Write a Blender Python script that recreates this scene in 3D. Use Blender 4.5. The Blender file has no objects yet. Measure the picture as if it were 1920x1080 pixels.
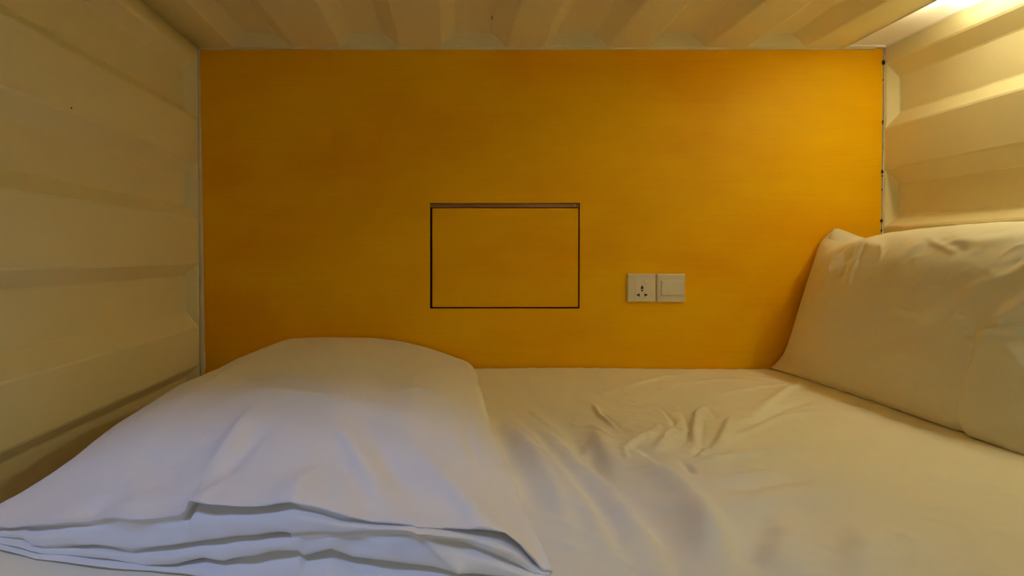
import bpy, bmesh, math, random
import numpy as np
from mathutils import Vector, noise

random.seed(7)
S = bpy.context.scene
COL = S.collection

# ------------------------------------------------------------------ camera
MT = 0.15                       # mattress top above the bunk floor
CZ = MT + 0.331                 # camera height
F = 951.0                       # focal length in pixels of the 1920 wide frame
PITCH = math.radians(0.8)
D = 1.5                         # camera to plywood wall
cam = bpy.data.cameras.new('camera'); co = bpy.data.objects.new('camera', cam); COL.objects.link(co)
co.location = (0, 0, CZ); co.rotation_euler = (math.pi/2 - PITCH, 0, 0)
cam.sensor_width = 36; cam.lens = 36*F/1920
cam.shift_x = 125/1920; cam.shift_y = -(60 - F*math.tan(PITCH))/1920
cam.clip_start = 0.01
S.camera = co

# ------------------------------------------------------------------ light
w = bpy.data.worlds.new('warm_fill'); S.world = w; w.use_nodes = True
w.node_tree.nodes['Background'].inputs[0].default_value = (1.0, 0.92, 0.66, 1)
w.node_tree.nodes['Background'].inputs[1].default_value = 0.11  # dim warm background, added as fill for the left of the bunk
def area(name, loc, target, sx, sy, power, color):
    l = bpy.data.lights.new(name, 'AREA'); l.shape = 'RECTANGLE'; l.size = sx; l.size_y = sy
    l.energy = power; l.color = color
    o = bpy.data.objects.new(name, l); COL.objects.link(o); o.location = loc
    o.rotation_euler = (Vector(target) - Vector(loc)).to_track_quat('-Z', 'Y').to_euler()
    return o
# added spot standing in for cool daylight, from behind and left of the camera
def spot(name, loc, target, power, color, cone, blend, size):
    l = bpy.data.lights.new(name, 'SPOT'); l.energy = power; l.color = color
    l.spot_size = math.radians(cone); l.spot_blend = blend; l.shadow_soft_size = size
    o = bpy.data.objects.new(name, l); COL.objects.link(o); o.location = loc
    o.rotation_euler = (Vector(target) - Vector(loc)).to_track_quat('-Z', 'Y').to_euler()
    return o
spot('cool_fill_spot', (-0.75, -0.60, 2.25), (-0.30, 0.50, 0.20), 75, (0.42, 0.54, 1.0), 40, 0.9, 0.22)  # unseen cool source, added to light the duvet front
LAMP_STRENGTH = 36.0
LAMP_COLOR = (1.0, 0.88, 0.56, 1)
S.view_settings.view_transform = 'Standard'; S.view_settings.look = 'None'
S.view_settings.gamma = 1; S.view_settings.exposure = 0.0; S.view_settings.use_curve_mapping = False

S.cycles.max_bounces = 16; S.cycles.diffuse_bounces = 14   # a small pale room: light keeps bouncing

# ------------------------------------------------------------------ helpers
def at(px, py, Y):
    """point on the depth plane y = Y that the photograph shows at px, py"""
    u = (px - 835)/F
    cy = 540 - (60 - F*math.tan(PITCH))          # principal row
    v = (cy - py)/F
    dy = math.cos(PITCH) + v*math.sin(PITCH); dz = -math.sin(PITCH) + v*math.cos(PITCH)
    return (u/dy*Y, Y, CZ + dz/dy*Y)
def on_bed(px, py, z=MT):
    cy = 540 - (60 - F*math.tan(PITCH)); v = (cy - py)/F
    dy = math.cos(PITCH) + v*math.sin(PITCH); dz = -math.sin(PITCH) + v*math.cos(PITCH)
    Y = (z - CZ)/(dz/dy)
    return ((px - 835)/F/dy*Y, Y)

def nz(x, y, z=0.0): return noise.noise(Vector((x, y, z)))
def nzgrid(X, Y, s, seed=0.0):
    sh = X.shape
    return np.array([noise.noise(Vector((a*s, b*s, seed))) for a, b in zip(X.ravel(), Y.ravel())]).reshape(sh)

def material(name, color, rough=0.6, build=None, spec=0.3, sheen=0.0):
    m = bpy.data.materials.new(name); m.use_nodes = True
    nt = m.node_tree; b = nt.nodes['Principled BSDF']
    b.inputs['Base Color'].default_value = (*color, 1); b.inputs['Roughness'].default_value = rough
    b.inputs['Specular IOR Level'].default_value = spec
    if sheen: b.inputs['Sheen Weight'].default_value = sheen
    if build: build(nt, b)
    return m
def N(nt, t, **k):
    n = nt.nodes.new(t)
    for a, v in k.items(): setattr(n, a, v)
    return n
def coords(nt, scale=(1, 1, 1), src='Object'):
    tc = N(nt, 'ShaderNodeTexCoord'); mp = N(nt, 'ShaderNodeMapping')
    mp.inputs['Scale'].default_value = scale
    nt.links.new(tc.outputs[src], mp.inputs[0]); return mp.outputs[0]
def noise_tex(nt, vec, scale, detail=4, rough=0.55):
    n = N(nt, 'ShaderNodeTexNoise'); n.inputs['Scale'].default_value = scale
    n.inputs['Detail'].default_value = detail; n.inputs['Roughness'].default_value = rough
    nt.links.new(vec, n.inputs['Vector']); return n.outputs[0]
def ramp(nt, fac, stops):
    r = N(nt, 'ShaderNodeValToRGB'); e = r.color_ramp.elements
    while len(e) < len(stops): e.new(0.5)
    for q, (p, c) in zip(e, stops): q.position = p; q.color = (*c, 1)
    nt.links.new(fac, r.inputs[0]); return r.outputs[0]
def bump(nt, b, h, strength, dist=0.001):
    n = N(nt, 'ShaderNodeBump'); n.inputs['Strength'].default_value = strength
    n.inputs['Distance'].default_value = dist
    nt.links.new(h, n.inputs['Height']); nt.links.new(n.outputs[0], b.inputs['Normal']); return n
def mixc(nt, fac, a, bb, mode='MIX'):
    n = N(nt, 'ShaderNodeMix', data_type='RGBA', blend_type=mode)
    if isinstance(fac, float): n.inputs[0].default_value = fac
    else: nt.links.new(fac, n.inputs[0])
    nt.links.new(a, n.inputs[6]); nt.links.new(bb, n.inputs[7]); return n.outputs[2]

# ------------------------------------------------------------------ materials
def paint_nodes(base, alt):
    def f(nt, b):
        v = coords(nt)
        nt.links.new(ramp(nt, noise_tex(nt, v, 3.0, 5), [(0.3, base), (0.7, alt)]), b.inputs['Base Color'])
        bump(nt, b, noise_tex(nt, v, 220.0, 3), 0.12, 0.0008)
    return f
M_PAINT = material('cream_container_paint', (0.72, 0.66, 0.50), 0.5, paint_nodes((0.81, 0.755, 0.48), (0.85, 0.795, 0.52)))
M_CAULK = material('white_caulk', (0.74, 0.70, 0.60), 0.6, paint_nodes((0.66, 0.61, 0.50), (0.80, 0.76, 0.66)))
def ply_nodes(nt, b):
    v = coords(nt, (1.0, 1.0, 9.0))
    big = noise_tex(nt, coords(nt, (1.2, 1, 2.5)), 2.2, 3, 0.5)
    c1 = ramp(nt, big, [(0.30, (0.79, 0.385, 0.001)), (0.52, (0.83, 0.45, 0.001)), (0.72, (0.85, 0.49, 0.001))])
    fine = noise_tex(nt, coords(nt, (1.0, 1.0, 26.0)), 5.0, 6, 0.65)
    c2 = ramp(nt, fine, [(0.30, (0.965, 0.95, 0.92)), (0.55, (1, 1, 1)), (0.8, (1.0, 0.99, 0.95))])
    c = mixc(nt, 1.0, c1, c2, 'MULTIPLY')
    # sparse short brown flecks of the veneer
    fl = noise_tex(nt, coords(nt, (3.0, 1.0, 60.0)), 6.0, 2, 0.5)
    c3 = ramp(nt, fl, [(0.18, (0.55, 0.42, 0.30)), (0.26, (1, 1, 1))])
    c = mixc(nt, 1.0, c, c3, 'MULTIPLY')
    nt.links.new(c, b.inputs['Base Color'])
    bump(nt, b, fine, 0.10, 0.0006)
M_PLY = material('amber_stained_plywood', (0.84, 0.41, 0.003), 0.5, ply_nodes, 0.1)
def edge_nodes(nt, b):
    n = noise_tex(nt, coords(nt, (2, 60, 60)), 3.0, 4)
    nt.links.new(ramp(nt, n, [(0.35, (0.26, 0.11, 0.045)), (0.65, (0.48, 0.26, 0.13))]), b.inputs['Base Color'])
M_EDGE = material('raw_plywood_edge', (0.3, 0.14, 0.06), 0.7, edge_nodes)
M_DARK = material('dark_cavity', (0.02, 0.012, 0.008), 0.9)
def cloth_nodes(base, alt, s=900.0):
    def f(nt, b):
        v = coords(nt)
        nt.links.new(ramp(nt, noise_tex(nt, v, 6.0, 4), [(0.3, base), (0.7, alt)]), b.inputs['Base Color'])
        w1 = N(nt, 'ShaderNodeTexNoise'); w1.inputs['Scale'].default_value = s; nt.links.new(v, w1.inputs['Vector'])
        n2 = noise_tex(nt, v, 45.0, 5, 0.6)
        mx = N(nt, 'ShaderNodeMath', operation='MULTIPLY_ADD'); mx.inputs[1].default_value = 0.15
        nt.links.new(w1.outputs[0], mx.inputs[0]); nt.links.new(n2, mx.inputs[2])
        bump(nt, b, mx.outputs[0], 0.25, 0.0012)
    return f
M_SHEET = material('white_cotton_sheet', (0.80, 0.79, 0.76), 0.85, cloth_nodes((0.86, 0.83, 0.68), (0.89, 0.86, 0.71)), 0.2, 0.1)
M_DUVET = material('white_cotton_duvet_cover', (0.82, 0.82, 0.82), 0.85, cloth_nodes((0.87, 0.87, 0.86), (0.89, 0.89, 0.88)), 0.2, 0.1)
M_PILLOW = material('white_cotton_pillowcase', (0.80, 0.79, 0.76), 0.8, cloth_nodes((0.82, 0.79, 0.62), (0.86, 0.83, 0.66)), 0.25, 0.1)
M_PLASTIC = material('ivory_switch_plastic', (0.74, 0.68, 0.56), 0.35,
                     lambda nt, b: nt.links.new(ramp(nt, noise_tex(nt, coords(nt), 30.0, 2), [(0.3, (0.72, 0.66, 0.54)), (0.7, (0.76, 0.70, 0.58))]), b.inputs['Base Color']), 0.5)
M_HOLE = material('black_socket_slot', (0.008, 0.004, 0.004), 0.6)
M_CHIP = material('bare_metal_chip', (0.05, 0.03, 0.02), 0.7)
def board_nodes(nt, b):
    n = noise_tex(nt, coords(nt, (1, 12, 1)), 4.0, 5)
    nt.links.new(ramp(nt, n, [(0.3, (0.20, 0.13, 0.07)), (0.7, (0.30, 0.20, 0.11))]), b.inputs['Base Color'])
M_BOARD = material('bunk_base_board', (0.25, 0.17, 0.09), 0.7, board_nodes)
def lamp_nodes(nt, b):
    b.inputs['Emission Color'].default_value = LAMP_COLOR; b.inputs['Emission Strength'].default_value = LAMP_STRENGTH
M_GLOW = material('lit_lamp_diffuser', (0.9, 0.9, 0.85), 0.4, lamp_nodes)
M_WHITE = material('white_enamel', (0.92, 0.91, 0.88), 0.5)

# ------------------------------------------------------------------ mesh makers
def link(name, me, parent=None, mats=(), smooth=False):
    o = bpy.data.objects.new(name, me); COL.objects.link(o)
    for m in mats: me.materials.append(m)
    if parent: o.parent = parent
    if smooth:
        for p in me.polygons: p.use_smooth = True
    return o
def from_bm(name, bm, mats, parent=None, smooth=False):
    bmesh.ops.recalc_face_normals(bm, faces=bm.faces)
    me = bpy.data.meshes.new(name); bm.to_mesh(me); bm.free()
    return link(name, me, parent, mats, smooth)
def box(bm, x0, x1, y0, y1, z0, z1, mi=0):
    v = [bm.verts.new((x, y, z)) for x in (x0, x1) for y in (y0, y1) for z in (z0, z1)]
    fs = [(0, 1, 3, 2), (4, 6, 7, 5), (0, 4, 5, 1), (2, 3, 7, 6), (0, 2, 6, 4), (1, 5, 7, 3)]
    out = [bm.faces.new([v[i] for i in f]) for f in fs]
    for f in out: f.material_index = mi
    return out
def bevel_mod(o, wdt, seg=2, ang=30):
    m = o.modifiers.new('bevel', 'BEVEL'); m.width = wdt; m.segments = seg
    m.limit_method = 'ANGLE'; m.angle_limit = math.radians(ang); return m
def thing(name, label, cat, loc=(0, 0, 0)):
    o = bpy.data.objects.new(name, None); COL.objects.link(o); o.location = loc
    o.empty_display_size = 0.05; o['label'] = label; o['category'] = cat; return o
def keep(o, parent):
    """parent a mesh built in world coordinates"""
    o.parent = parent; o.matrix_parent_inverse = parent.matrix_basis.inverted() if False else o.matrix_parent_inverse
    o.location = -Vector(parent.location); return o
def grid_mesh(name, P, mats, parent=None, wrap=False):
    """P: (rows, cols, 3) array"""
    r, c, _ = P.shape
    idx = np.arange(r*c).reshape(r, c)
    a, b = idx[:-1, :-1].ravel(), idx[:-1, 1:].ravel(); cc, d = idx[1:, 1:].ravel(), idx[1:, :-1].ravel()
    faces = np.stack([a, b, cc, d], 1)
    if wrap:
        fa = np.stack([idx[-1, :-1], idx[-1, 1:], idx[0, 1:], idx[0, :-1]], 1); faces = np.vstack([faces, fa])
    me = bpy.data.meshes.new(name)
    me.from_pydata(P.reshape(-1, 3).tolist(), [], faces.tolist()); me.update()
    return link(name, me, parent, mats, True)
def structure(o): o['kind'] = 'structure'; return o

# ------------------------------------------------------------------ the container shell
Y0, Y1 = 0.22, D
XL, XR, ZC = -0.729, 1.293, CZ + 0.612
def corrugated(name, mapping, tmin, tmax, recesses, depth=0.034, slope=0.040, slopes=None, end=0.008):
    """one pressed sheet: flats at depth 0 with recesses (t0, t1) pressed outwards, closed by an end facet at the wall"""
    bm = bmesh.new(); V = {}
    def v(t, y, d):
        k = (round(t, 5), round(y, 5), round(d, 5))
        if k not in V: V[k] = bm.verts.new(mapping(t, y, d))
        return V[k]
    ya, yb = Y0 + 0.012, Y1 - 0.006
    ts = [tmin]
    for a, b in recesses: ts += [a, b]
    ts.append(tmax)
    def strip(ta, da, tb, db, ye0, ye1):
        n = 8; ys = [ye0 + (ye1-ye0)*i/n for i in range(n+1)]
        for i in range(n): bm.faces.new((v(ta, ys[i], da), v(ta, ys[i+1], da), v(tb, ys[i+1], db), v(tb, ys[i], db)))
    for i in range(0, len(ts)-1, 2):
        a, b = ts[i], ts[i+1]
        if b - a > 1e-4: strip(a, 0, b, 0, ya, yb)
    for j, (a, b) in enumerate(recesses):
        s1, s2 = slopes[j] if slopes else (slope, slope)
        a2, b2 = a + s1, b - s2
        y1, y2 = ya + end, yb - end
        n = 8
        def ring(t, d, yy0, yy1): return [v(t, yy0 + (yy1-yy0)*i/n, d) for i in range(n+1)]
        A, A2, B2, B = ring(a, 0, ya, yb), ring(a2, depth, y1, y2), ring(b2, depth, y1, y2), ring(b, 0, ya, yb)
        for P, Q in ((A, A2), (A2, B2), (B2, B)):
            for i in range(n): bm.faces.new((P[i], P[i+1], Q[i+1], Q[i]))
        bm.faces.new((A[-1], B[-1], B2[-1], A2[-1])); bm.faces.new((A[0], A2[0], B2[0], B[0]))
    # the flat rim that runs into the plywood, and the front rim
    allt = sorted(set(ts))
    for yy0, yy1 in ((yb, Y1), (Y0, ya)):
        for i in range(len(allt)-1):
            bm.faces.new((v(allt[i], yy0, 0), v(allt[i], yy1, 0), v(allt[i+1], yy1, 0), v(allt[i+1], yy0, 0)))
    bmesh.ops.remove_doubles(bm, verts=bm.verts, dist=1e-5)
    o = from_bm(name, bm, [M_PAINT])
    bevel_mod(o, 0.0030, 2, 12).harden_normals = True
    so = o.modifiers.new('sheet_steel', 'SOLIDIFY'); so.thickness = 0.002; so.offset = 0
    for p in o.data.polygons: p.use_smooth = True
    o.data.set_sharp_from_angle(angle=math.radians(60))
    return structure(o)

L = lambda t: CZ + t
wall_left = corrugated('wall_left', lambda t, y, d: (XL - d, y, t), 0.0, ZC,
                       [(0.012, L(-0.322)), (L(-0.2095), L(-0.022)), (L(0.11), L(0.279)), (L(0.40), L(0.568))],
                       slopes=[(0.04, 0.032), (0.044, 0.037), (0.04, 0.038), (0.03, 0.03)])
wall_right = corrugated('wall_right', lambda t, y, d: (XR + d, y, t), 0.0, ZC,
                        [(0.012, L(-0.345)), (L(-0.235), L(-0.055)), (L(0.085), L(0.254)), (L(0.375), L(0.563))],
                        slopes=[(0.04, 0.04), (0.044, 0.04), (0.032, 0.045), (0.042, 0.040)])
X = lambda px: (px - 835)/634.0
ceil_rec = [(X(442), X(552)), (X(640), X(750)), (X(828), X(950)), (X(1017), X(1140)), (X(1208), X(1320)), (X(1395), X(1505))]
CH0, CH1 = X(1578), XR        # the lamp channel
ceiling = corrugated('ceiling', lambda t, y, d: (t, y, ZC + d), XL, CH0, ceil_rec, depth=0.036,
                     slopes=[(0.036, 0.05)]*6)
# lamp channel: a deeper white tray beside the right wall
bm = bmesh.new()
CHZ = ZC + 0.040
def quad(bm, *p): return bm.faces.new([bm.verts.new(q) for q in p])
quad(bm, (CH0, Y0, ZC-0.003), (CH0, Y1, ZC-0.003), (CH0+0.004, Y1, ZC+0.002), (CH0+0.004, Y0, ZC+0.002))
quad(bm, (CH0+0.004, Y0, ZC+0.002), (CH0+0.004, Y1, ZC+0.002), (CH0+0.004, Y1, CHZ), (CH0+0.004, Y0, CHZ))
quad(bm, (CH0+0.004, Y0, CHZ), (CH0+0.004, Y1-0.006, CHZ), (CH1, Y1-0.006, CHZ), (CH1, Y0, CHZ))
quad(bm, (CH0+0.004, Y1-0.006, CHZ), (CH0+0.004, Y1, ZC+0.001), (CH1, Y1, ZC+0.001), (CH1, Y1-0.006, CHZ))
quad(bm, (CH1, Y0, ZC), (CH1, Y1, ZC), (CH1, Y1, CHZ), (CH1, Y0, CHZ))
bmesh.ops.remove_doubles(bm, verts=bm.verts, dist=1e-5)
ch = from_bm('lamp_channel', bm, [M_WHITE], ceiling)
so = ch.modifiers.new('sheet', 'SOLIDIFY'); so.thickness = 0.002
# small dark marks on ceiling and left wall paint
bm = bmesh.new(); p = at(922, 62, 1.385); box(bm, p[0]-.0008, p[0]+.0008, 1.375, 1.392, ZC+.032, ZC+.036)
from_bm('scratch', bm, [M_CHIP], ceiling)
bm = bmesh.new(); p = at(135, 205, 1.0); box(bm, XL-.002, XL+.0015, 0.990, 0.993, p[2]-.0015, p[2]+.0015)
from_bm('scratch', bm, [M_CHIP], wall_left)

# floor of the bunk
bm = bmesh.new(); box(bm, XL-0.03, XR+0.03, Y0, Y1+0.02, -0.03, 0.0)
fl = structure(from_bm('floor', bm, [M_BOARD])); bevel_mod(fl, 0.002)

# plywood wall with the cut-out
HX0, HX1, HZ0, HZ1 = at(806.5, 480, D)[0], at(1087, 480, D)[0], at(900, 578.5, D)[2], at(900, 380.5, D)[2]
PT = 0.018
bm = bmesh.new()
ox0, ox1, oz0, oz1 = XL + 0.001, XR - 0.005, 0.0, ZC - 0.001
def loop(y, x0, x1, z0, z1): return [bm.verts.new(q) for q in ((x0, y, z0), (x1, y, z0), (x1, y, z1), (x0, y, z1))]
fo, fi, bo, bi = loop(D, ox0, ox1, oz0, oz1), loop(D, HX0, HX1, HZ0, HZ1), loop(D+PT, ox0, ox1, oz0, oz1), loop(D+PT, HX0, HX1, HZ0, HZ1)
for i in range(4):
    j = (i+1) % 4
    bm.faces.new((fo[i], fo[j], fi[j], fi[i])); bm.faces.new((bo[i], bi[i], bi[j], bo[j]))
    bm.faces.new((fo[i], bo[i], bo[j], fo[j])).material_index = 1
    bm.faces.new((fi[i], fi[j], bi[j], bi[i])).material_index = 1
wall_back = structure(from_bm('wall_back', bm, [M_PLY, M_EDGE]))

# backing wall behind the plywood, closes the gap
bm = bmesh.new(); box(bm, XL-0.05, XR+0.05, D+0.09, D+0.10, -0.03, ZC+0.06)
structure(from_bm('wall_outer', bm, [M_DARK]))

# caulk beads around the plywood
def bead(name, pts, r0, r1, seed, flat=(1, 1)):
    """irregular bead of caulk along pts, radius r0..r1"""
    bm = bmesh.new(); n = 140; rings = []
    a, b = Vector(pts[0]), Vector(pts[1]); ax = (b-a).normalized()
    s1 = Vector((0, 1, 0)); s2 = ax.cross(s1)
    for i in range(n+1):
        t = i/n; c = a.lerp(b, t)
        r = r0 + (r1-r0)*t; r *= 1 + 0.30*nz(t*22, seed) + 0.25*nz(t*60, seed+3)
        c = c + s2*(0.0012*nz(t*9, seed+9))
        rings.append([bm.verts.new(c + s2*(r*flat[0]*math.cos(k*math.pi/4)) + s1*(r*flat[1]*math.sin(k*math.pi/4))) for k in range(8)])
    for i in range(n):
        for k in range(8): bm.faces.new((rings[i][k], rings[i][(k+1) % 8], rings[i+1][(k+1) % 8], rings[i+1][k]))
    bm.faces.new(rings[0]); bm.faces.new(rings[-1])
    return structure(from_bm(name, bm, [M_CAULK], None, True))
bead('trim_1', [(XL+0.0035, D+0.001, ZC), (XL+0.0095, D+0.001, 0.0)], 0.0045, 0.0095, 1.0, (1, 0.5))
bead('trim_2', [(XL, D+0.0, ZC-0.0005), (XR-0.03, D+0.0, ZC-0.0005)], 0.0048, 0.0052, 5.0, (1, 0.9))
# broken bead on the right, with dark crumbs where it has pulled away
rb = bead('trim_3', [(XR-0.0015, D-0.001, ZC-0.02), (XR-0.0015, D-0.001, MT)], 0.0020, 0.0022, 11.0, (1, 0.7))
for pz, s in ((117, 1.5), (228, 0.9), (232, 0.7), (322, 1.2), (330, .7), (414, 1.2), (432, 0.8), (150, .6), (356, .6)):
    q = at(1653, pz, D); bm = bmesh.new()
    bmesh.ops.create_icosphere(bm, subdivisions=2, radius=0.0042*s)
    for v in bm.verts:
        v.co = Vector((v.co.x*0.7, v.co.y*0.5, v.co.z*1.2))*(1+0.5*nz(v.co.x*300, v.co.z*300, pz)) + Vector((XR-0.005, D-0.001, q[2]))
    from_bm('crumb', bm, [M_CHIP], rb, True)

# ------------------------------------------------------------------ bed
bed = thing('mattress', 'mattress under a wrinkled white fitted sheet, filling the bunk from wall to wall', 'mattress', (0.29, 0.95, 0))
MX0, MX1, MY0, MY1 = -0.600, 1.283, 0.36, 1.494
def pl(pts, z=MT): return [on_bed(a, b, z) for a, b in pts]
def stroke(X, Y, pts, width, amp, taper=0.25, skew=0.0):
    """smooth ridge (or valley) along a polyline; tapers at both ends; skew makes one flank steeper"""
    pts = [np.array(p) for p in pts]
    seg = [np.linalg.norm(pts[i+1]-pts[i]) for i in range(len(pts)-1)]; tot = sum(seg)
    best = np.full(X.shape, 1e9); sgn = np.zeros(X.shape); tt = np.zeros(X.shape); acc = 0
    for i, L_ in enumerate(seg):
        a, b = pts[i], pts[i+1]; d = (b-a)/max(L_, 1e-9)
        u = np.clip((X-a[0])*d[0] + (Y-a[1])*d[1], 0, L_)
        dx, dy = X-(a[0]+u*d[0]), Y-(a[1]+u*d[1]); dist = np.hypot(dx, dy)
        m = dist < best
        best = np.where(m, dist, best); sgn = np.where(m, np.sign(d[0]*dy-d[1]*dx), sgn); tt = np.where(m, (acc+u)/tot, tt); acc += L_
    tp = np.clip(np.minimum(tt, 1-tt)/max(taper, 1e-3), 0, 1); tp = tp*tp*(3-2*tp)
    wd = width*(1 + skew*sgn)
    return amp*(0.15+0.85*tp)*np.exp(-(best/wd)**2)

nx, ny = 560, 300
xs = np.linspace(MX0, MX1, nx); ys = MY1 - (MY1-MY0)*np.linspace(0, 1, ny)
GX, GY = np.meshgrid(xs, ys)
H = np.zeros(GX.shape)
H += 0.004*nzgrid(GX, GY, 3.0, 2.0) + 0.0018*nzgrid(GX, GY*1.0, 10.0, 5.0) + 0.0012*(1-np.abs(nzgrid(GX+.5*GY, GY, 16.0, 15.0))*3).clip(0,1) + 0.0004*nzgrid(GX+GY*.3, GY, 40.0, 8.0)
SH = [  # long soft folds that run down beside the duvet
 ([(880,745),(915,830),(955,930),(1010,1075)], .016, .006, .3),
 ([(940,790),(985,850),(1045,950),(1085,1078)], .020, .009, -.3),
 ([(955,780),(1025,875),(1095,960),(1165,1078)], .020, .011, -.3),
 ([(1010,795),(1050,850),(1085,890),(1140,930),(1200,1000),(1250,1078)], .020, .013, -.35),
 ([(1060,790),(1100,850),(1160,905),(1240,1000),(1290,1078)], .022, -.012, .2),
 ([(1195,850),(1240,885),(1290,925),(1330,985),(1375,1078)], .020, .012, -.35),
 ([(1110,800),(1150,880),(1185,920)], .014, .006, .2),
 ([(985,760),(1030,800),(1060,820)], .010, .003, .2),
 ([(1300,1078),(1330,1000),(1385,950),(1450,920)], .025, .005, 0),
 ([(1390,1075),(1400,1010),(1440,960)], .022, -.005, 0),
 ([(1455,1078),(1470,1020),(1490,985)], .020, .005, 0),
 ([(1600,1075),(1620,1020),(1612,985)], .012, .003, 0),
 # crisp crumple in the middle
 ([(1110,755),(1125,780),(1160,808)], .006, .005, .4),
 ([(1118,765),(1150,788),(1172,815)], .006, -.004, 0),
 ([(1170,845),(1205,822),(1240,812)], .007, .006, .4),
 ([(1168,840),(1176,865)], .004, .003, 0),
 ([(1240,765),(1262,785),(1262,800)], .0045, -.004, 0),
 ([(1250,765),(1280,775),(1290,800),(1285,825),(1252,850)], .005, -.0035, .3),
 ([(1265,800),(1245,830),(1225,850)], .009, .006, 0),
 ([(1325,757),(1305,775),(1298,810),(1305,835),(1290,850)], .007, .0048, .4),
 ([(1330,765),(1342,782)], .004, -.004, 0),
 ([(1315,780),(1318,800),(1310,845),(1300,858)], .005, -.0035, 0),
 ([(1370,780),(1358,810),(1350,830),(1330,850)], .010, .006, .3),
 ([(1280,865),(1293,878),(1302,892)], .005, -.004, 0),
 ([(1200,850),(1225,862),(1245,890)], .010, -.006, .3),
 ([(1305,860),(1325,845),(1328,850)], .004, .003, 0),
 # fan of folds towards the pillow
 ([(1400,790),(1440,760),(1480,730),(1530,715)], .011, .006, .3),
 ([(1385,815),(1420,790),(1470,765),(1545,745)], .010, -.0045, 0),
 ([(1345,835),(1400,810),(1460,785),(1560,768)], .010, .004, .3),
 ([(1310,868),(1370,858),(1440,850),(1530,842)], .010, .0045, .3),
 ([(1340,905),(1400,898),(1450,888),(1465,884)], .009, .005, .4),
 ([(1350,930),(1390,915),(1480,895),(1560,890)], .014, -.004, 0),
 ([(1400,960),(1470,930),(1540,922),(1640,920)], .016, .003, 0),
 ([(1125,738),(1180,725),(1240,708),(1300,700)], .010, .0035, .3),
 ([(1210,745),(1270,722),(1350,712),(1420,712)], .010, .003, .2),
 ([(1095,748),(1130,752)], .006, .002, 0),
 ([(905,712),(960,725),(1020,735)], .012, .002, 0),
 ([(1060,870),(1095,845),(1110,820)], .010, .004, 0),
 ([(1340,745),(1380,735),(1440,725),(1500,716)], .010, .0028, .2),
 ([(1700,890),(1780,905),(1900,915)], .008, .002, .2),
 ([(1790,925),(1840,922),(1915,930)], .007, .0018, 0),
 ([(1560,1030),(1640,1010),(1740,1000)], .02, .002, 0),
]
for pts, wd, am, sk in SH: H += stroke(GX, GY, pl(pts), wd, am*1.5, 0.3, sk)
# small crisp creases around the crumple, turned roughly along the folds
rs = random.Random(21)
for k in range(90):
    px_, py_ = rs.gauss(1210, 110), rs.gauss(800, 42)
    if not (930 < px_ < 1560 and 705 < py_ < 930): continue
    c_ = np.array(on_bed(px_, py_))
    ang = rs.gauss(-1.0 if px_ < 1200 else (0.9 if px_ < 1330 else 0.55), 0.45)
    ln = rs.uniform(.025, .075); d_ = np.array((math.cos(ang), math.sin(ang))); b_ = np.array((-d_[1], d_[0]))*rs.uniform(-.25, .25)
    pts = [c_-d_*ln/2, c_+b_*ln*.5, c_+d_*ln/2]
    H += stroke(GX, GY, pts, rs.uniform(.0035, .008), rs.uniform(.0012, .0032)*rs.choice((1, 1, -1)), 0.5, rs.uniform(-.4, .4))
for k in range(45):
    px_, py_ = rs.uniform(1000, 1900), rs.uniform(720, 1060)
    c_ = np.array(on_bed(px_, py_)); ang = rs.gauss(0.35, 0.5); ln = rs.uniform(.04, .13); d_ = np.array((math.cos(ang), math.sin(ang)))
    H += stroke(GX, GY, [c_-d_*ln/2, c_+np.array((-d_[1], d_[0]))*ln*rs.uniform(-.15, .15), c_+d_*ln/2], rs.uniform(.004, .009), rs.uniform(.0006, .0015)*rs.choice((1, -1)), 0.5)
# rounded rim of the mattress
edge = np.minimum.reduce([GX-MX0, MX1-GX, (GY-MY0)*1.0])
R = 0.02
H -= np.where(edge < R, R-np.sqrt(np.clip(R*R-(R-edge)**2, 0, None)), 0)
PZ = MT + H - 0.001
P = np.stack([GX, GY, PZ], 2)
# skirt around the sheet
top = P
rim = np.concatenate([top[0, :], top[1:, -1], top[-1, -2::-1], top[-2:0:-1, 0]])
sheet = grid_mesh('fitted_sheet', P, [M_SHEET])
bm = bmesh.new(); bm.from_mesh(sheet.data); bm.verts.ensure_lookup_table()
def vid(r, c): return r*nx + c
ring = [vid(0, c) for c in range(nx)] + [vid(r, nx-1) for r in range(1, ny)] + [vid(ny-1, c) for c in range(nx-2, -1, -1)] + [vid(r, 0) for r in range(ny-2, 0, -1)]
prev = [bm.verts[i] for i in ring]
for zz in (0.09, 0.05, 0.004):
    cur = [bm.verts.new((v.co.x, v.co.y, zz)) for v in prev]
    for i in range(len(prev)):
        j = (i+1) % len(prev); bm.faces.new((prev[i], cur[i], cur[j], prev[j])).smooth = True
    prev = cur
bm.to_mesh(sheet.data); bm.free()
keep(sheet, bed)
bm = bmesh.new(); box(bm, MX0+0.02, MX1-0.02, MY0+0.02, MY1-0.01, 0.004, MT-0.04)
core = from_bm('mattress_core', bm, [M_SHEET]); bevel_mod(core, 0.02, 3); keep(core, bed)

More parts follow.
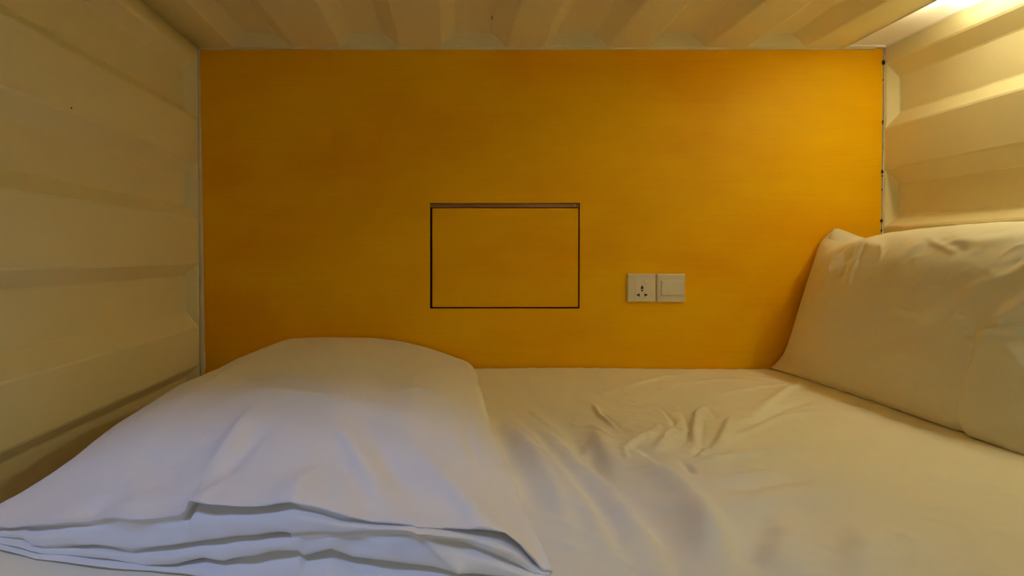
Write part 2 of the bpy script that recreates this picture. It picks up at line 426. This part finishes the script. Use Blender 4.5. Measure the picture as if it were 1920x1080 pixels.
# ------------------------------------------------------------------ duvet
def interp(tab, q):
    a = np.array(tab, float); return np.interp(q, a[:, 0], a[:, 1])
NC = 420
s = np.linspace(0, 1, NC)
pxs = -75 + s*(1030+75)                     # where each column's front lip sits in the frame
C0 = [(-75,1012),(-40,1000),(0,988),(20,989),(70,985),(130,977),(190,973),(270,973),(335,967),(348,957),(354,939),(400,945),(440,948),(500,949),(545,941),(600,954),(650,970),(700,980),(780,987),(880,994),(945,1001),(975,1022),(1000,1050),(1022,1078),(1030,1083)]
C1 = [(-75,1018),(0,1006),(40,1008),(60,1022),(100,1021),(175,1019),(250,1027),(310,1020),(400,1009),(500,998),(560,996),(640,998),(780,996),(860,1012),(920,1030),(960,1050),(1000,1076),(1030,1086)]
C2 = [(-75,1026),(0,1018),(40,1028),(80,1038),(150,1043),(200,1047),(270,1060),(330,1058),(380,1046),(420,1051),(480,1040),(505,1033),(560,1029),(570,1038),(620,1030),(660,1045),(720,1052),(780,1060),(860,1070),(960,1082),(1030,1090)]
C3 = [(-75,1034),(0,1046),(80,1079),(140,1092),(300,1096),(600,1105),(900,1100),(980,1095),(1030,1092)]
Y0T = [(-75,.600),(0,.585),(70,.565),(190,.549),(350,.533),(500,.508),(620,.500),(780,.500),(900,.508),(980,.518),(1030,.522)]
def lip(C, dy):
    y = interp(Y0T, pxs) + dy; py = interp(C, pxs)
    pts = np.array([at(a, b, c) for a, b, c in zip(pxs, py, y)])
    return pts
w1 = np.array([nz(q*9, 1.3) for q in s]); w2 = np.array([nz(q*13, 4.1) for q in s]); w3 = np.array([nz(q*7, 9.7) for q in s])
L0 = lip(C0, 0.0); L1 = lip(C1, -0.006 + 0.012*w1); L2 = lip(C2, -0.012 + 0.012*w2); L3 = lip(C3, -0.016 + 0.01*w3)
ZMIN = MT + 0.004
for Lk in (L0, L1, L2, L3): Lk[:, 2] = np.maximum(Lk[:, 2], ZMIN)
L1[:, 2] = np.minimum(L1[:, 2], L0[:, 2]-0.0006); L2[:, 2] = np.minimum(L2[:, 2], L1[:, 2]-0.0006); L3[:, 2] = np.minimum(L3[:, 2], L2[:, 2]-0.0006)
def inn(A, B, deep, drop):
    """where the cloth disappears behind lip A before it comes out as the next layer"""
    q = A.copy(); gap = np.clip(A[:, 2]-B[:, 2], 0, 1)
    q[:, 1] += deep; q[:, 2] -= drop*np.minimum(gap, 0.012); return q
def mid(A, B, fwd, f):
    q = A*(1-f) + B*f; gap = np.clip(A[:, 2]-B[:, 2], 0, 0.03); q[:, 1] = np.minimum(A[:, 1], B[:, 1]) + fwd*gap; return q
# open pocket depth differs along the edge
pk0 = interp([(-75,.004),(60,.010),(200,.003),(340,.004),(352,.03),(500,.022),(560,.006),(700,.004),(830,.008),(850,.04),(950,.045),(985,.02),(1030,.003)], pxs)
pk1 = interp([(-75,.004),(80,.003),(160,.010),(240,.004),(300,.012),(500,.018),(520,.03),(545,.004),(780,.004),(900,.010),(1030,.002)], pxs)
pk2 = interp([(-75,.004),(100,.014),(200,.008),(380,.022),(430,.018),(520,.020),(560,.006),(620,.02),(720,.02),(860,.010),(1030,.002)], pxs)
chain = [L0, inn(L0, L1, pk0*.6, .25), inn(L0, L1, pk0, .7), mid(L0, L1, 0.25, .55), L1,
         inn(L1, L2, pk1*.6, .3), inn(L1, L2, pk1, .7), mid(L1, L2, 0.2, .55), L2,
         inn(L2, L3, pk2*.6, .3), inn(L2, L3, pk2, .6), mid(L2, L3, 0.1, .55), L3]
under = L3.copy(); under[:, 1] += 0.05; under[:, 2] = ZMIN-0.002
chain.append(under)
def catmull(ch, sub):
    ch = [ch[0]] + ch + [ch[-1]]; out = []
    for i in range(1, len(ch)-2):
        p0, p1, p2, p3 = ch[i-1:i+3]
        for k in range(sub):
            t = k/sub
            out.append(0.5*((2*p1) + (-p0+p2)*t + (2*p0-5*p1+4*p2-p3)*t*t + (-p0+3*p1-3*p2+p3)*t**3))
    out.append(ch[-2]); return out
front = catmull(chain, 6)
for q in front: q[:, 2] = np.maximum(q[:, 2], MT+0.0015)
# top surface from the plywood to the front lip
NR = 210
xb = -0.555 + s*(0.085+0.555)               # back edge
hb = interp([(-0.555,.004),(-0.545,.040),(-0.525,.064),(-0.46,.088),(-0.36,.092),(-0.21,.090),(-0.13,.080),(-0.055,.062),(0.0,.044),(0.035,.031),(0.060,.022),(0.075,.016),(0.085,.002)], xb)
hb = np.convolve(np.pad(hb, 12, mode='reflect', reflect_type='odd'), np.hanning(25)/np.hanning(25).sum(), 'valid')
xm = -0.592 + s*(0.092+0.592)               # mid-depth edges
prof = interp([(0,.0),(.010,.22),(.03,.44),(.08,.66),(.20,.90),(.4,1.0),(.6,1.0),(.78,.90),(.88,.72),(.94,.52),(.975,.34),(.99,.2),(1,.0)], s)
hm = 0.100*prof
top = []
for i in range(NR):
    r = i/(NR-1)                            # 0 back, 1 front
    r2 = r**1.0
    # quadratic blend through mid row at r = .55
    a = (1-r2)*(0.6-r2)/0.6; b = r2*(1-r2)/0.24; c = r2*(r2-0.6)/0.4
    x = a*xb + b*xm + c*L0[:, 0]
    yb_ = 1.490; y = yb_ + (L0[:, 1]-yb_)*r
    wl = np.clip((r-0.62)/0.38, 0, 1); wl = wl*wl*(3-2*wl)
    # smoothed front lip height away from the edge itself
    L0s = np.convolve(np.pad(L0[:, 2]-MT, 24, mode='edge'), np.ones(49)/49, 'valid') if i == 0 else L0s
    fr = L0[:, 2]-MT; k = np.clip((r-0.93)/0.07, 0, 1)**1.5
    frh = L0s*(1-k) + fr*k
    wb = np.clip(r/0.6, 0, 1); wb = wb*wb*(3-2*wb)
    h = (hb*(1-wb) + hm*wb)*(1-wl) + frh*wl
    top.append(np.stack([x, y, MT+h], 1))
T = np.array(top)                            # rows back to front
# wrinkles on the duvet
DW = [
 ([(430,705),(520,728),(590,745),(660,757)], .022, -.007, 0),
 ([(400,760),(480,745),(560,752),(700,770),(850,790)], .030, .006, 0),
 ([(480,765),(430,810),(385,860)], .016, .006, .3),
 ([(500,790),(455,830),(400,880)], .016, -.006, 0),
 ([(620,790),(660,830),(700,880),(730,930)], .018, .006, .3),
 ([(700,800),(740,850),(790,910)], .018, -.006, 0),
 ([(760,800),(820,850),(880,900),(930,960)], .018, .006, .3),
 ([(740,735),(790,728),(860,735)], .010, .004, .3),
 ([(868,745),(878,775),(905,830)], .008, -.004, 0),
 ([(640,950),(650,900),(640,860)], .014, .003, 0),
 ([(545,938),(560,900),(600,860)], .012, .004, .3),
 ([(352,940),(375,905),(420,870)], .010, .004, .3),
 ([(60,950),(140,900),(200,850)], .020, -.006, 0),
 ([(120,965),(210,920),(280,850)], .020, .005, 0),
 ([(520,690),(600,680),(700,684)], .020, .003, 0),
 ([(450,668),(520,660),(590,668)], .020, .003, 0),
 ([(690,700),(760,690),(830,700)], .015, .003, 0),
 ([(260,800),(300,830),(300,880)], .020, -.004, 0),
 ([(880,900),(920,940),(960,985)], .012, .004, .3),
]
edgefade = interp([(0,0),(.04,1),(.95,1),(1,0)], s)[None, :]*interp([(0,0),(.05,1),(1,1)], np.linspace(0, 1, NR))[:, None]
dh = 0.006*nzgrid(T[:, :, 0], T[:, :, 1], 5.0, 3.0) + 0.0022*nzgrid(T[:, :, 0], T[:, :, 1], 14.0, 7.0) + 0.0006*nzgrid(T[:, :, 0], T[:, :, 1], 45.0, 9.0)
for pts, wd, am, sk in DW: dh += stroke(T[:, :, 0], T[:, :, 1], pl(pts, MT+0.09), wd, am*1.35, 0.35, sk)
frontfade = 1-np.clip((np.linspace(0, 1, NR)-0.97)/0.03, 0, 1)[:, None]*0.7
T[:, :, 2] += dh*edgefade*frontfade
# uneven side edges
for side, j in ((-1, 0), (1, NC-1)):
    pass
yy = T[:, :, 1]
T[:, :, 0] += (s**8)[None, :]*0.006*np.array([nz(v*9, 2.2) for v in yy[:, -1]])[:, None] + ((1-s)**8)[None, :]*0.008*np.array([nz(v*7, 6.2) for v in yy[:, 0]])[:, None]
# the front layers are drawn with small creases too
FR = np.array(front[1:])
fd = 0.0034*nzgrid(FR[:, :, 0]*1.0, FR[:, :, 2]*2.0, 26.0, 4.0) + 0.0055*nzgrid(FR[:, :, 0]*.6, FR[:, :, 2]*2.5, 12.0, 14.0)
FR[:, :, 1] += fd*np.clip((FR[:, :, 2]-MT)/0.02, 0, 1)
# a stitched hem slanting down the front right
HEM = [at(775,985,.5), at(810,1020,.495), at(870,1078,.49)]
st = stroke(FR[:, :, 0], FR[:, :, 2], [(p_[0], p_[2]) for p_ in HEM], .004, -.004, .1)
FR[:, :, 1] += st
# back rows: close down to the mattress behind
BK = []
for f, dy in ((1.0, .004), (.5, .004), (0.0, 0.0)):
    q = T[0].copy(); q[:, 1] += dy*0.6; q[:, 2] = MT+.002 + (q[:, 2]-MT-.002)*f if f < 1 else q[:, 2]-0.002*np.clip((q[:, 2]-MT)/.01, 0, 1); BK.append(q)
P = np.concatenate([np.array(BK[::-1]), T, FR])
P[:, :, 2] = np.maximum(P[:, :, 2], MT+0.0015)
duvet = grid_mesh('duvet', P, [M_DUVET])
duvet['label'] = 'thick white duvet folded into layers at the left end of the bunk'; duvet['category'] = 'duvet'
sm = duvet.modifiers.new('sub', 'SUBSURF'); sm.levels = 0; sm.render_levels = 0

# ------------------------------------------------------------------ pillow
pil = thing('pillow', 'plump white pillow standing on edge and leaning against the right wall', 'pillow', (1.1, 1.12, MT))
PL = 0.735
# cross-sections (x, h) going from bottom front, over the face and top, down the back
SEC_E = [(.957,.002),(.975,.018),(.998,.050),(1.020,.110),(1.042,.180),(1.062,.250),(1.080,.310),(1.098,.365),(1.122,.395),(1.150,.412),(1.160,.395),(1.158,.33),(1.142,.25),(1.115,.17),(1.07,.09),(1.01,.025),(.965,.002)]
SEC_M = [(.966,.002),(.951,.022),(.950,.060),(.957,.120),(.970,.190),(.988,.260),(1.012,.320),(1.055,.370),(1.115,.392),(1.190,.392),(1.250,.370),(1.277,.325),(1.268,.255),(1.232,.170),(1.165,.085),(1.07,.020),(.985,.003)]
def resample(sec, n):
    p = np.array(sec); q = []
    ext = np.vstack([2*p[0]-p[1], p, 2*p[-1]-p[-2]])
    for i in range(1, len(ext)-2):
        p0, p1, p2, p3 = ext[i-1:i+3]
        for k in range(10):
            t = k/10; q.append(0.5*((2*p1)+(-p0+p2)*t+(2*p0-5*p1+4*p2-p3)*t*t+(-p0+3*p1-3*p2+p3)*t**3))
    q.append(p[-1]); q = np.array(q)
    idx = np.linspace(0, len(q)-1, n)
    return np.stack([np.interp(idx, np.arange(len(q)), q[:, k]) for k in (0, 1)], 1)
NB, NA = 300, 330
E, Mi = resample(SEC_E, NB), resample(SEC_M, NB)
a_ = np.linspace(0, 1, NA)
wA = np.clip(1-np.abs(2*a_-1)**3.2, 0, 1)**0.85
yA = 1.488 - a_*PL
PP = np.zeros((NA, NB, 3))
PP[:, :, 0] = E[None, :, 0]*(1-wA[:, None]) + Mi[None, :, 0]*wA[:, None]
PP[:, :, 2] = E[None, :, 1]*(1-wA[:, None]) + Mi[None, :, 1]*wA[:, None]
PP[:, :, 1] = yA[:, None]
# sag of the top edge between the ear and the stuffing
tb = interp([(0, 0), (.05, -.012), (.11, -.024), (.18, -.018), (.28, -.004), (.4, .004), (.6, .006), (.8, .0), (.95, -.01), (1, .0)], a_)
topw = np.clip((PP[:, :, 2]-.22)/.17, 0, 1)**1.5
PP[:, :, 2] += tb[:, None]*topw
PP[:, :, 2] += MT
# normals by finite differences
def normals(Q):
    du = np.gradient(Q, axis=0); dv = np.gradient(Q, axis=1)
    n = np.cross(du, dv); n /= np.maximum(np.linalg.norm(n, axis=2, keepdims=True), 1e-9); return n
Nn = normals(PP)
if Nn[NA//2, 60, 0] > 0: Nn = -Nn
def on_face(px, py):
    """meets the leaning face x = .95 + .2 h"""
    Y = 1.0
    for _ in range(30):
        p_ = at(px, py, Y); hh = p_[2]-MT; xt = 0.948 + 0.10*max(hh, 0) + (0.35*max(hh-.28, 0))
        Y = Y*xt/p_[0]
    p_ = at(px, py, Y); return (p_[1], p_[2])
FY, FZ = PP[:, :, 1], PP[:, :, 2]
facew = np.zeros(NB); facew[:int(NB*0.62)] = 1; facew = np.convolve(np.pad(facew, 10, mode='edge'), np.ones(21)/21, 'valid')
PW = [
 ([(1540,470),(1560,460),(1600,455),(1640,465)], .012, .006, .3),
 ([(1532,520),(1538,490),(1560,470)], .010, .006, .3),
 ([(1560,520),(1562,490),(1580,475)], .008, -.004, 0),
 ([(1580,540),(1582,505),(1600,480)], .008, .003, 0),
 ([(1630,455),(1638,475),(1636,492)], .005, .0022, .4),
 ([(1650,505),(1680,482),(1705,458),(1715,440)], .016, .006, -.4),
 ([(1700,440),(1730,455),(1790,480)], .006, .003, 0),
 ([(1668,575),(1705,582),(1740,590)], .007, .004, .4),
 ([(1720,605),(1745,588),(1790,580)], .010, .004, -.3),
 ([(1775,595),(1800,603),(1820,615)], .010, .006, .3),
 ([(1740,520),(1790,545),(1850,525),(1905,500)], .018, -.005, 0),
 ([(1770,560),(1820,530),(1880,512),(1918,505)], .016, .006, .3),
 ([(1838,618),(1870,590),(1900,565),(1935,540)], .014, .010, -.2),
 ([(1850,660),(1885,640),(1925,620)], .012, -.006, 0),
 ([(1825,620),(1860,618),(1900,616)], .007, .008, .3),
 ([(1850,635),(1885,660),(1905,705)], .010, .006, .3),
 ([(1790,600),(1812,615),(1808,640)], .008, -.006, 0),
 ([(1905,520),(1900,505),(1890,490)], .008, .004, 0),
 ([(1750,440),(1800,455),(1870,445)], .012, .004, 0),
 ([(1540,545),(1620,570),(1700,575)], .03, .002, 0),
]
disp = 0.0022*nzgrid(FY, FZ, 8.0, 1.0) + 0.0012*nzgrid(FY, FZ, 22.0, 5.0) + 0.0004*nzgrid(FY, FZ, 60.0, 5.0)
for pts, wd, am, sk in PW: disp += stroke(FY, FZ, [on_face(*q) for q in pts], wd, am, 0.25, sk)
rs = random.Random(5)
for k in range(40):
    px_, py_ = rs.uniform(1700, 1925), rs.uniform(445, 640)
    if py_ > 540 and px_ < 1840: py_ -= 95
    if k % 3 == 0: px_, py_ = rs.uniform(1545, 1720), rs.uniform(450, 520)
    ang = rs.gauss(0.5, 0.5) if px_ > 1700 else rs.gauss(1.2, 0.4)
    ln = rs.uniform(20, 60); dx_, dy_ = math.cos(ang)*ln/2, -math.sin(ang)*ln/2
    disp += stroke(FY, FZ, [on_face(px_-dx_, py_-dy_), on_face(px_+dy_*.15, py_-dx_*.15), on_face(px_+dx_, py_+dy_)], rs.uniform(.004, .009), rs.uniform(.0008, .0026)*rs.choice((1, -1)), 0.5)
# the loose open end of the case: fabric steps out in front of y = 0.93
fold_y = on_face(1802, 800)[0]; zt = on_face(1812, 612)[1]
lean = fold_y + 0.006*np.sin((FZ-MT)*22)
stp = 1/(1+np.exp((FY-lean)/0.0022))
disp += 0.007*stp*np.clip((zt-FZ)/0.02, 0, 1)*np.clip(1-(lean-FY)/0.25, 0, 1)
disp += -0.003*np.exp(-((FY-lean-0.006)/0.006)**2)*np.clip((zt-FZ)/0.03, 0, 1)
# gathered seam along the bottom
botw = np.exp(-((FZ-MT-0.004)/0.012)**2)
disp += 0.0030*botw*nzgrid(FY, FZ*0, 45.0, 8.0)
af = np.clip(a_/0.03, 0, 1)[:, None]
PP += Nn*(disp*facew[None, :]*af)[:, :, None]
PP[:, :, 1] = np.minimum(PP[:, :, 1], 1.4955)
PP[:, :, 2] = np.maximum(PP[:, :, 2], MT+0.002)
PP[:, :, 0] = np.minimum(PP[:, :, 0], XR-0.004)
pc = grid_mesh('pillowcase', PP, [M_PILLOW])
# close seam and both ends
bm = bmesh.new(); bm.from_mesh(pc.data); bm.verts.ensure_lookup_table()
for r in (0, NA-1):
    vs = [bm.verts[r*NB+c] for c in range(NB)]
    for c in range(NB//2-1):
        q = [vs[c], vs[c+1], vs[NB-2-c], vs[NB-1-c]]
        try: bm.faces.new(q).smooth = True
        except ValueError: pass
for r in range(NA-1):
    bm.faces.new((bm.verts[r*NB], bm.verts[(r+1)*NB], bm.verts[(r+1)*NB+NB-1], bm.verts[r*NB+NB-1])).smooth = True
bmesh.ops.recalc_face_normals(bm, faces=bm.faces)
bm.to_mesh(pc.data); bm.free(); keep(pc, pil)
# the empty corner of the case: a small peaked ear of cloth at the top of the far end
def ear(tip, base0, base1, out, name='case_corner'):
    n = 18; Q = np.zeros((n, n, 3)); t_, b0, b1 = map(np.array, (tip, base0, base1))
    for i in range(n):
        for j in range(n):
            u, v = i/(n-1), j/(n-1)
            b = b0*(1-v) + b1*v; p_ = b*(1-u) + t_*u
            bulge = math.sin(math.pi*v)*(1-u)
            Q[i, j] = p_ + np.array(out)*bulge + np.array((0, 0, .003))*math.sin(v*9)*(1-u)
    o = grid_mesh(name, Q, [M_PILLOW]); sd = o.modifiers.new('cloth', 'SOLIDIFY'); sd.thickness = 0.002
    return keep(o, pil)
ear(at(1564, 428, 1.47), at(1541, 470, 1.465), at(1625, 452, 1.40), (-.012, -.02, .006))

# ------------------------------------------------------------------ hatch in the plywood
hatch = thing('wall_hatch', 'rectangular flush plywood hatch cut into the amber wall with a finger gap on top', 'hatch', ((HX0+HX1)/2, D, HZ0))
dx0, dx1, dz0, dz1 = HX0+0.0062, HX1-0.0042, HZ0+0.0042, HZ1-0.0155
bm = bmesh.new()
fs = box(bm, dx0, dx1, D+0.0005, D+0.013, dz0, dz1)
for f in fs: f.material_index = 1
fs[4].material_index = 0
for f in fs:
    if abs(f.calc_center_median().y-(D+0.0005)) < 1e-4: f.material_index = 0
    else: f.material_index = 1
door = from_bm('hatch_panel', bm, [M_PLY, M_EDGE]); bevel_mod(door, 0.0008, 2); keep(door, hatch)
bm = bmesh.new()
y0, y1 = D+PT, D+0.085
box(bm, HX0-.012, HX0, y0, y1, HZ0-.012, HZ1+.012); box(bm, HX1, HX1+.012, y0, y1, HZ0-.012, HZ1+.012)
box(bm, HX0, HX1, y0, y1, HZ0-.012, HZ0); box(bm, HX0, HX1, y0, y1, HZ1, HZ1+.012); box(bm, HX0-.012, HX1+.012, y1-.004, y1, HZ0-.012, HZ1+.012)
keep(from_bm('hatch_box', bm, [M_EDGE]), hatch)
bm = bmesh.new()                                   # top rail the panel closes against, seen through the finger gap
box(bm, HX0+.001, HX1-.001, D+0.0065, D+0.0175, HZ1-0.0125, HZ1-0.0005)
keep(from_bm('top_rail', bm, [M_EDGE]), hatch)
bm = bmesh.new(); q = at(1078, 385, D); box(bm, q[0]-.001, q[0]+.0015, D+.004, D+.007, q[2]-.003, q[2]+.003)
keep(from_bm('catch', bm, [M_WHITE]), hatch)

# ------------------------------------------------------------------ socket and switch
def plate(parent, cx, cz, wd=0.0838, h=0.0838, t=0.0085):
    bm = bmesh.new(); n = 1
    def lp(y, hx, hz, r):
        out = []
        for sx, sz, a0 in ((1, 1, 0), (-1, 1, 90), (-1, -1, 180), (1, -1, 270)):
            for k in range(5):
                a = math.radians(a0+k*22.5); out.append(bm.verts.new((cx+sx*(hx-r)+r*math.cos(a), y, cz+sz*(hz-r)+r*math.sin(a))))
        return out
    hx, hz = wd/2, h/2
    ls = [lp(D+0.0, hx, hz, .002), lp(D-t*0.55, hx, hz, .002), lp(D-t*0.85, hx-.0012, hz-.0012, .002), lp(D-t, hx-.0035, hz-.0035, .002)]
    for a, b in zip(ls, ls[1:]):
        for i in range(20): bm.faces.new((a[i], a[(i+1) % 20], b[(i+1) % 20], b[i]))
    bm.faces.new(ls[-1]); bm.faces.new(ls[0])
    o = from_bm('face_plate', bm, [M_PLASTIC]); keep(o, parent); return D-t
def tile(name, parent, x0, x1, z0, z1, y0, y1, m=None, bev=0.0006):
    bm = bmesh.new(); box(bm, x0, x1, y1, y0, z0, z1)
    o = from_bm(name, bm, [m or M_PLASTIC]); bevel_mod(o, bev, 2); return keep(o, parent)
sc_, ssz = at(1201.5, 539.5, D), None
sx, sz = sc_[0], sc_[2]
sock = thing('power_socket', 'square ivory universal power socket with black slots, left of the switch on the amber wall', 'socket', (sx, D, sz))
yf = plate(sock, sx, sz)
mm = 0.0838/53.0                                  # one photo pixel here
tile('socket_insert', sock, sx-12*mm, sx+19*mm, sz-19*mm, sz+19.5*mm, yf, yf-0.0012)
# the rocker that switches the socket
bm = bmesh.new(); x0, x1, z0, z1 = sx+4.5*mm, sx+13*mm, sz+9.5*mm, sz+16*mm
v = [bm.verts.new(q) for q in ((x0, yf-.0012, z0), (x1, yf-.0012, z0), (x1, yf-.0012, z1), (x0, yf-.0012, z1), (x0, yf-.0036, z0), (x1, yf-.0036, z0), (x1, yf-.0016, z1), (x0, yf-.0016, z1))]
for f in ((0,1,2,3), (4,7,6,5), (0,4,5,1), (1,5,6,2), (2,6,7,3), (3,7,4,0)): bm.faces.new([v[i] for i in f])
o = from_bm('rocker', bm, [M_PLASTIC]); bevel_mod(o, .0003, 1); keep(o, sock)
def slot(poly):
    bm = bmesh.new(); yb_, yt = yf-0.0008, yf-0.00145
    poly = [(px_*1.12, (pz_+3.9)*1.12-5.6) for px_, pz_ in poly]
    a = [bm.verts.new((sx+px_*mm, yt, sz+pz_*mm)) for px_, pz_ in poly]; b = [bm.verts.new((sx+px_*mm, yb_, sz+pz_*mm)) for px_, pz_ in poly]
    bm.faces.new(a); bm.faces.new(b[::-1])
    for i in range(len(a)): bm.faces.new((a[i], b[i], b[(i+1) % len(a)], a[(i+1) % len(a)]))
    keep(from_bm('socket_slot', bm, [M_HOLE]), sock)
slot([(-.6,5.6),(.6,5.6),(1.0,3.2),(2.2,1.6),(2.2,.2),(.8,-.6),(-.8,-.6),(-2.2,.2),(-2.2,1.6),(-1.0,3.2)])
slot([(1.5*math.cos(k*math.pi/5), -3.3+1.5*math.sin(k*math.pi/5)) for k in range(10)])
for sg in (-1, 1):
    slot([(sg*q_[0], q_[1]) for q_ in ((9,-9.7),(9,-11.2),(6.5,-11.6),(4.6,-13.2),(3.4,-12.6),(4.6,-10.5),(3.4,-8.6),(4.6,-8.0),(6.5,-9.4))])
wc = at(1256.5, 539.8, D); wx, wz = wc[0], wc[2]
sw = thing('light_switch', 'square ivory light switch with one wide rocker, right of the power socket', 'switch', (wx, D, wz))
yf2 = plate(sw, wx, wz)
# one-gang rocker in its shallow recess frame
tile('rocker_frame', sw, wx-20*mm, wx+21.5*mm, wz-14.5*mm, wz+14.5*mm, yf2, yf2-0.0009)
bm = bmesh.new(); x0, x1, z0, z1 = wx-18.5*mm, wx+20.5*mm, wz-13*mm, wz+13*mm
v = [bm.verts.new(q) for q in ((x0, yf2-.0006, z0), (x1, yf2-.0006, z0), (x1, yf2-.0006, z1), (x0, yf2-.0006, z1), (x0, yf2-.0044, z0), (x1, yf2-.0018, z0), (x1, yf2-.0018, z1), (x0, yf2-.0044, z1))]
for f in ((0,1,2,3), (4,7,6,5), (0,4,5,1), (1,5,6,2), (2,6,7,3), (3,7,4,0)): bm.faces.new([v[i] for i in f])
o = from_bm('rocker', bm, [M_PLASTIC]); bevel_mod(o, .0005, 2); keep(o, sw)

# ------------------------------------------------------------------ the lamp in the ceiling channel
lamp = thing('ceiling_lamp', 'slim lit lamp strip in the white channel where ceiling meets right wall', 'lamp', ((CH0+CH1)/2, 0.75, CHZ))
TX, TZ, ly0, ly1 = (CH0+CH1)/2+0.004, ZC+0.018, 0.24, 1.265
def rod(name, r, ya, yb, x, z, m, n=16, dome=0.0):
    bm = bmesh.new(); rings = []
    prof = [(ya, r*.6), (ya+dome, r), (yb-dome, r), (yb, r*.6)] if dome else [(ya, r), (yb, r)]
    for y, rr in prof: rings.append([bm.verts.new((x+rr*math.cos(2*math.pi*k/n), y, z+rr*math.sin(2*math.pi*k/n))) for k in range(n)])
    for a, b in zip(rings, rings[1:]):
        for k in range(n): bm.faces.new((a[k], a[(k+1) % n], b[(k+1) % n], b[k]))
    bm.faces.new(rings[0]); bm.faces.new(rings[-1])
    return keep(from_bm(name, bm, [m], None, False), lamp)
rod('lamp_tube', 0.008, ly0+.02, ly1-.02, TX, TZ, M_GLOW)
for ya, yb in ((ly0, ly0+.02), (ly1-.02, ly1)):
    rod('end_cap', 0.0085, ya, yb, TX, TZ, M_WHITE, dome=.003)
    bm = bmesh.new(); box(bm, TX-.004, TX+.004, ya+.004, yb-.004, TZ+.006, CHZ)
    keep(from_bm('lamp_holder', bm, [M_WHITE]), lamp)
# milky acrylic cover over the far end of the tube
def acrylic_nodes(nt, b):
    t = N(nt, 'ShaderNodeBsdfTranslucent'); t.inputs[0].default_value = (0.92, 0.90, 0.86, 1)
    d = N(nt, 'ShaderNodeBsdfDiffuse'); d.inputs[0].default_value = (0.9, 0.88, 0.84, 1)
    m = N(nt, 'ShaderNodeMixShader'); m.inputs[0].default_value = 0.35
    nt.links.new(t.outputs[0], m.inputs[1]); nt.links.new(d.outputs[0], m.inputs[2])
    nt.links.new(m.outputs[0], nt.nodes['Material Output'].inputs[0])
M_ACRYL = material('milky_acrylic', (0.9, 0.88, 0.84), 0.4, acrylic_nodes)
bm = bmesh.new()
vs = [bm.verts.new(q) for q in ((CH0+.006, 1.02, ZC+.005), (CH1-.003, 1.02, ZC+.005), (CH1-.003, Y1-.010, ZC+.005), (CH0+.006, Y1-.010, ZC+.005))]
bm.faces.new(vs)
keep(from_bm('end_cover', bm, [M_ACRYL]), lamp)
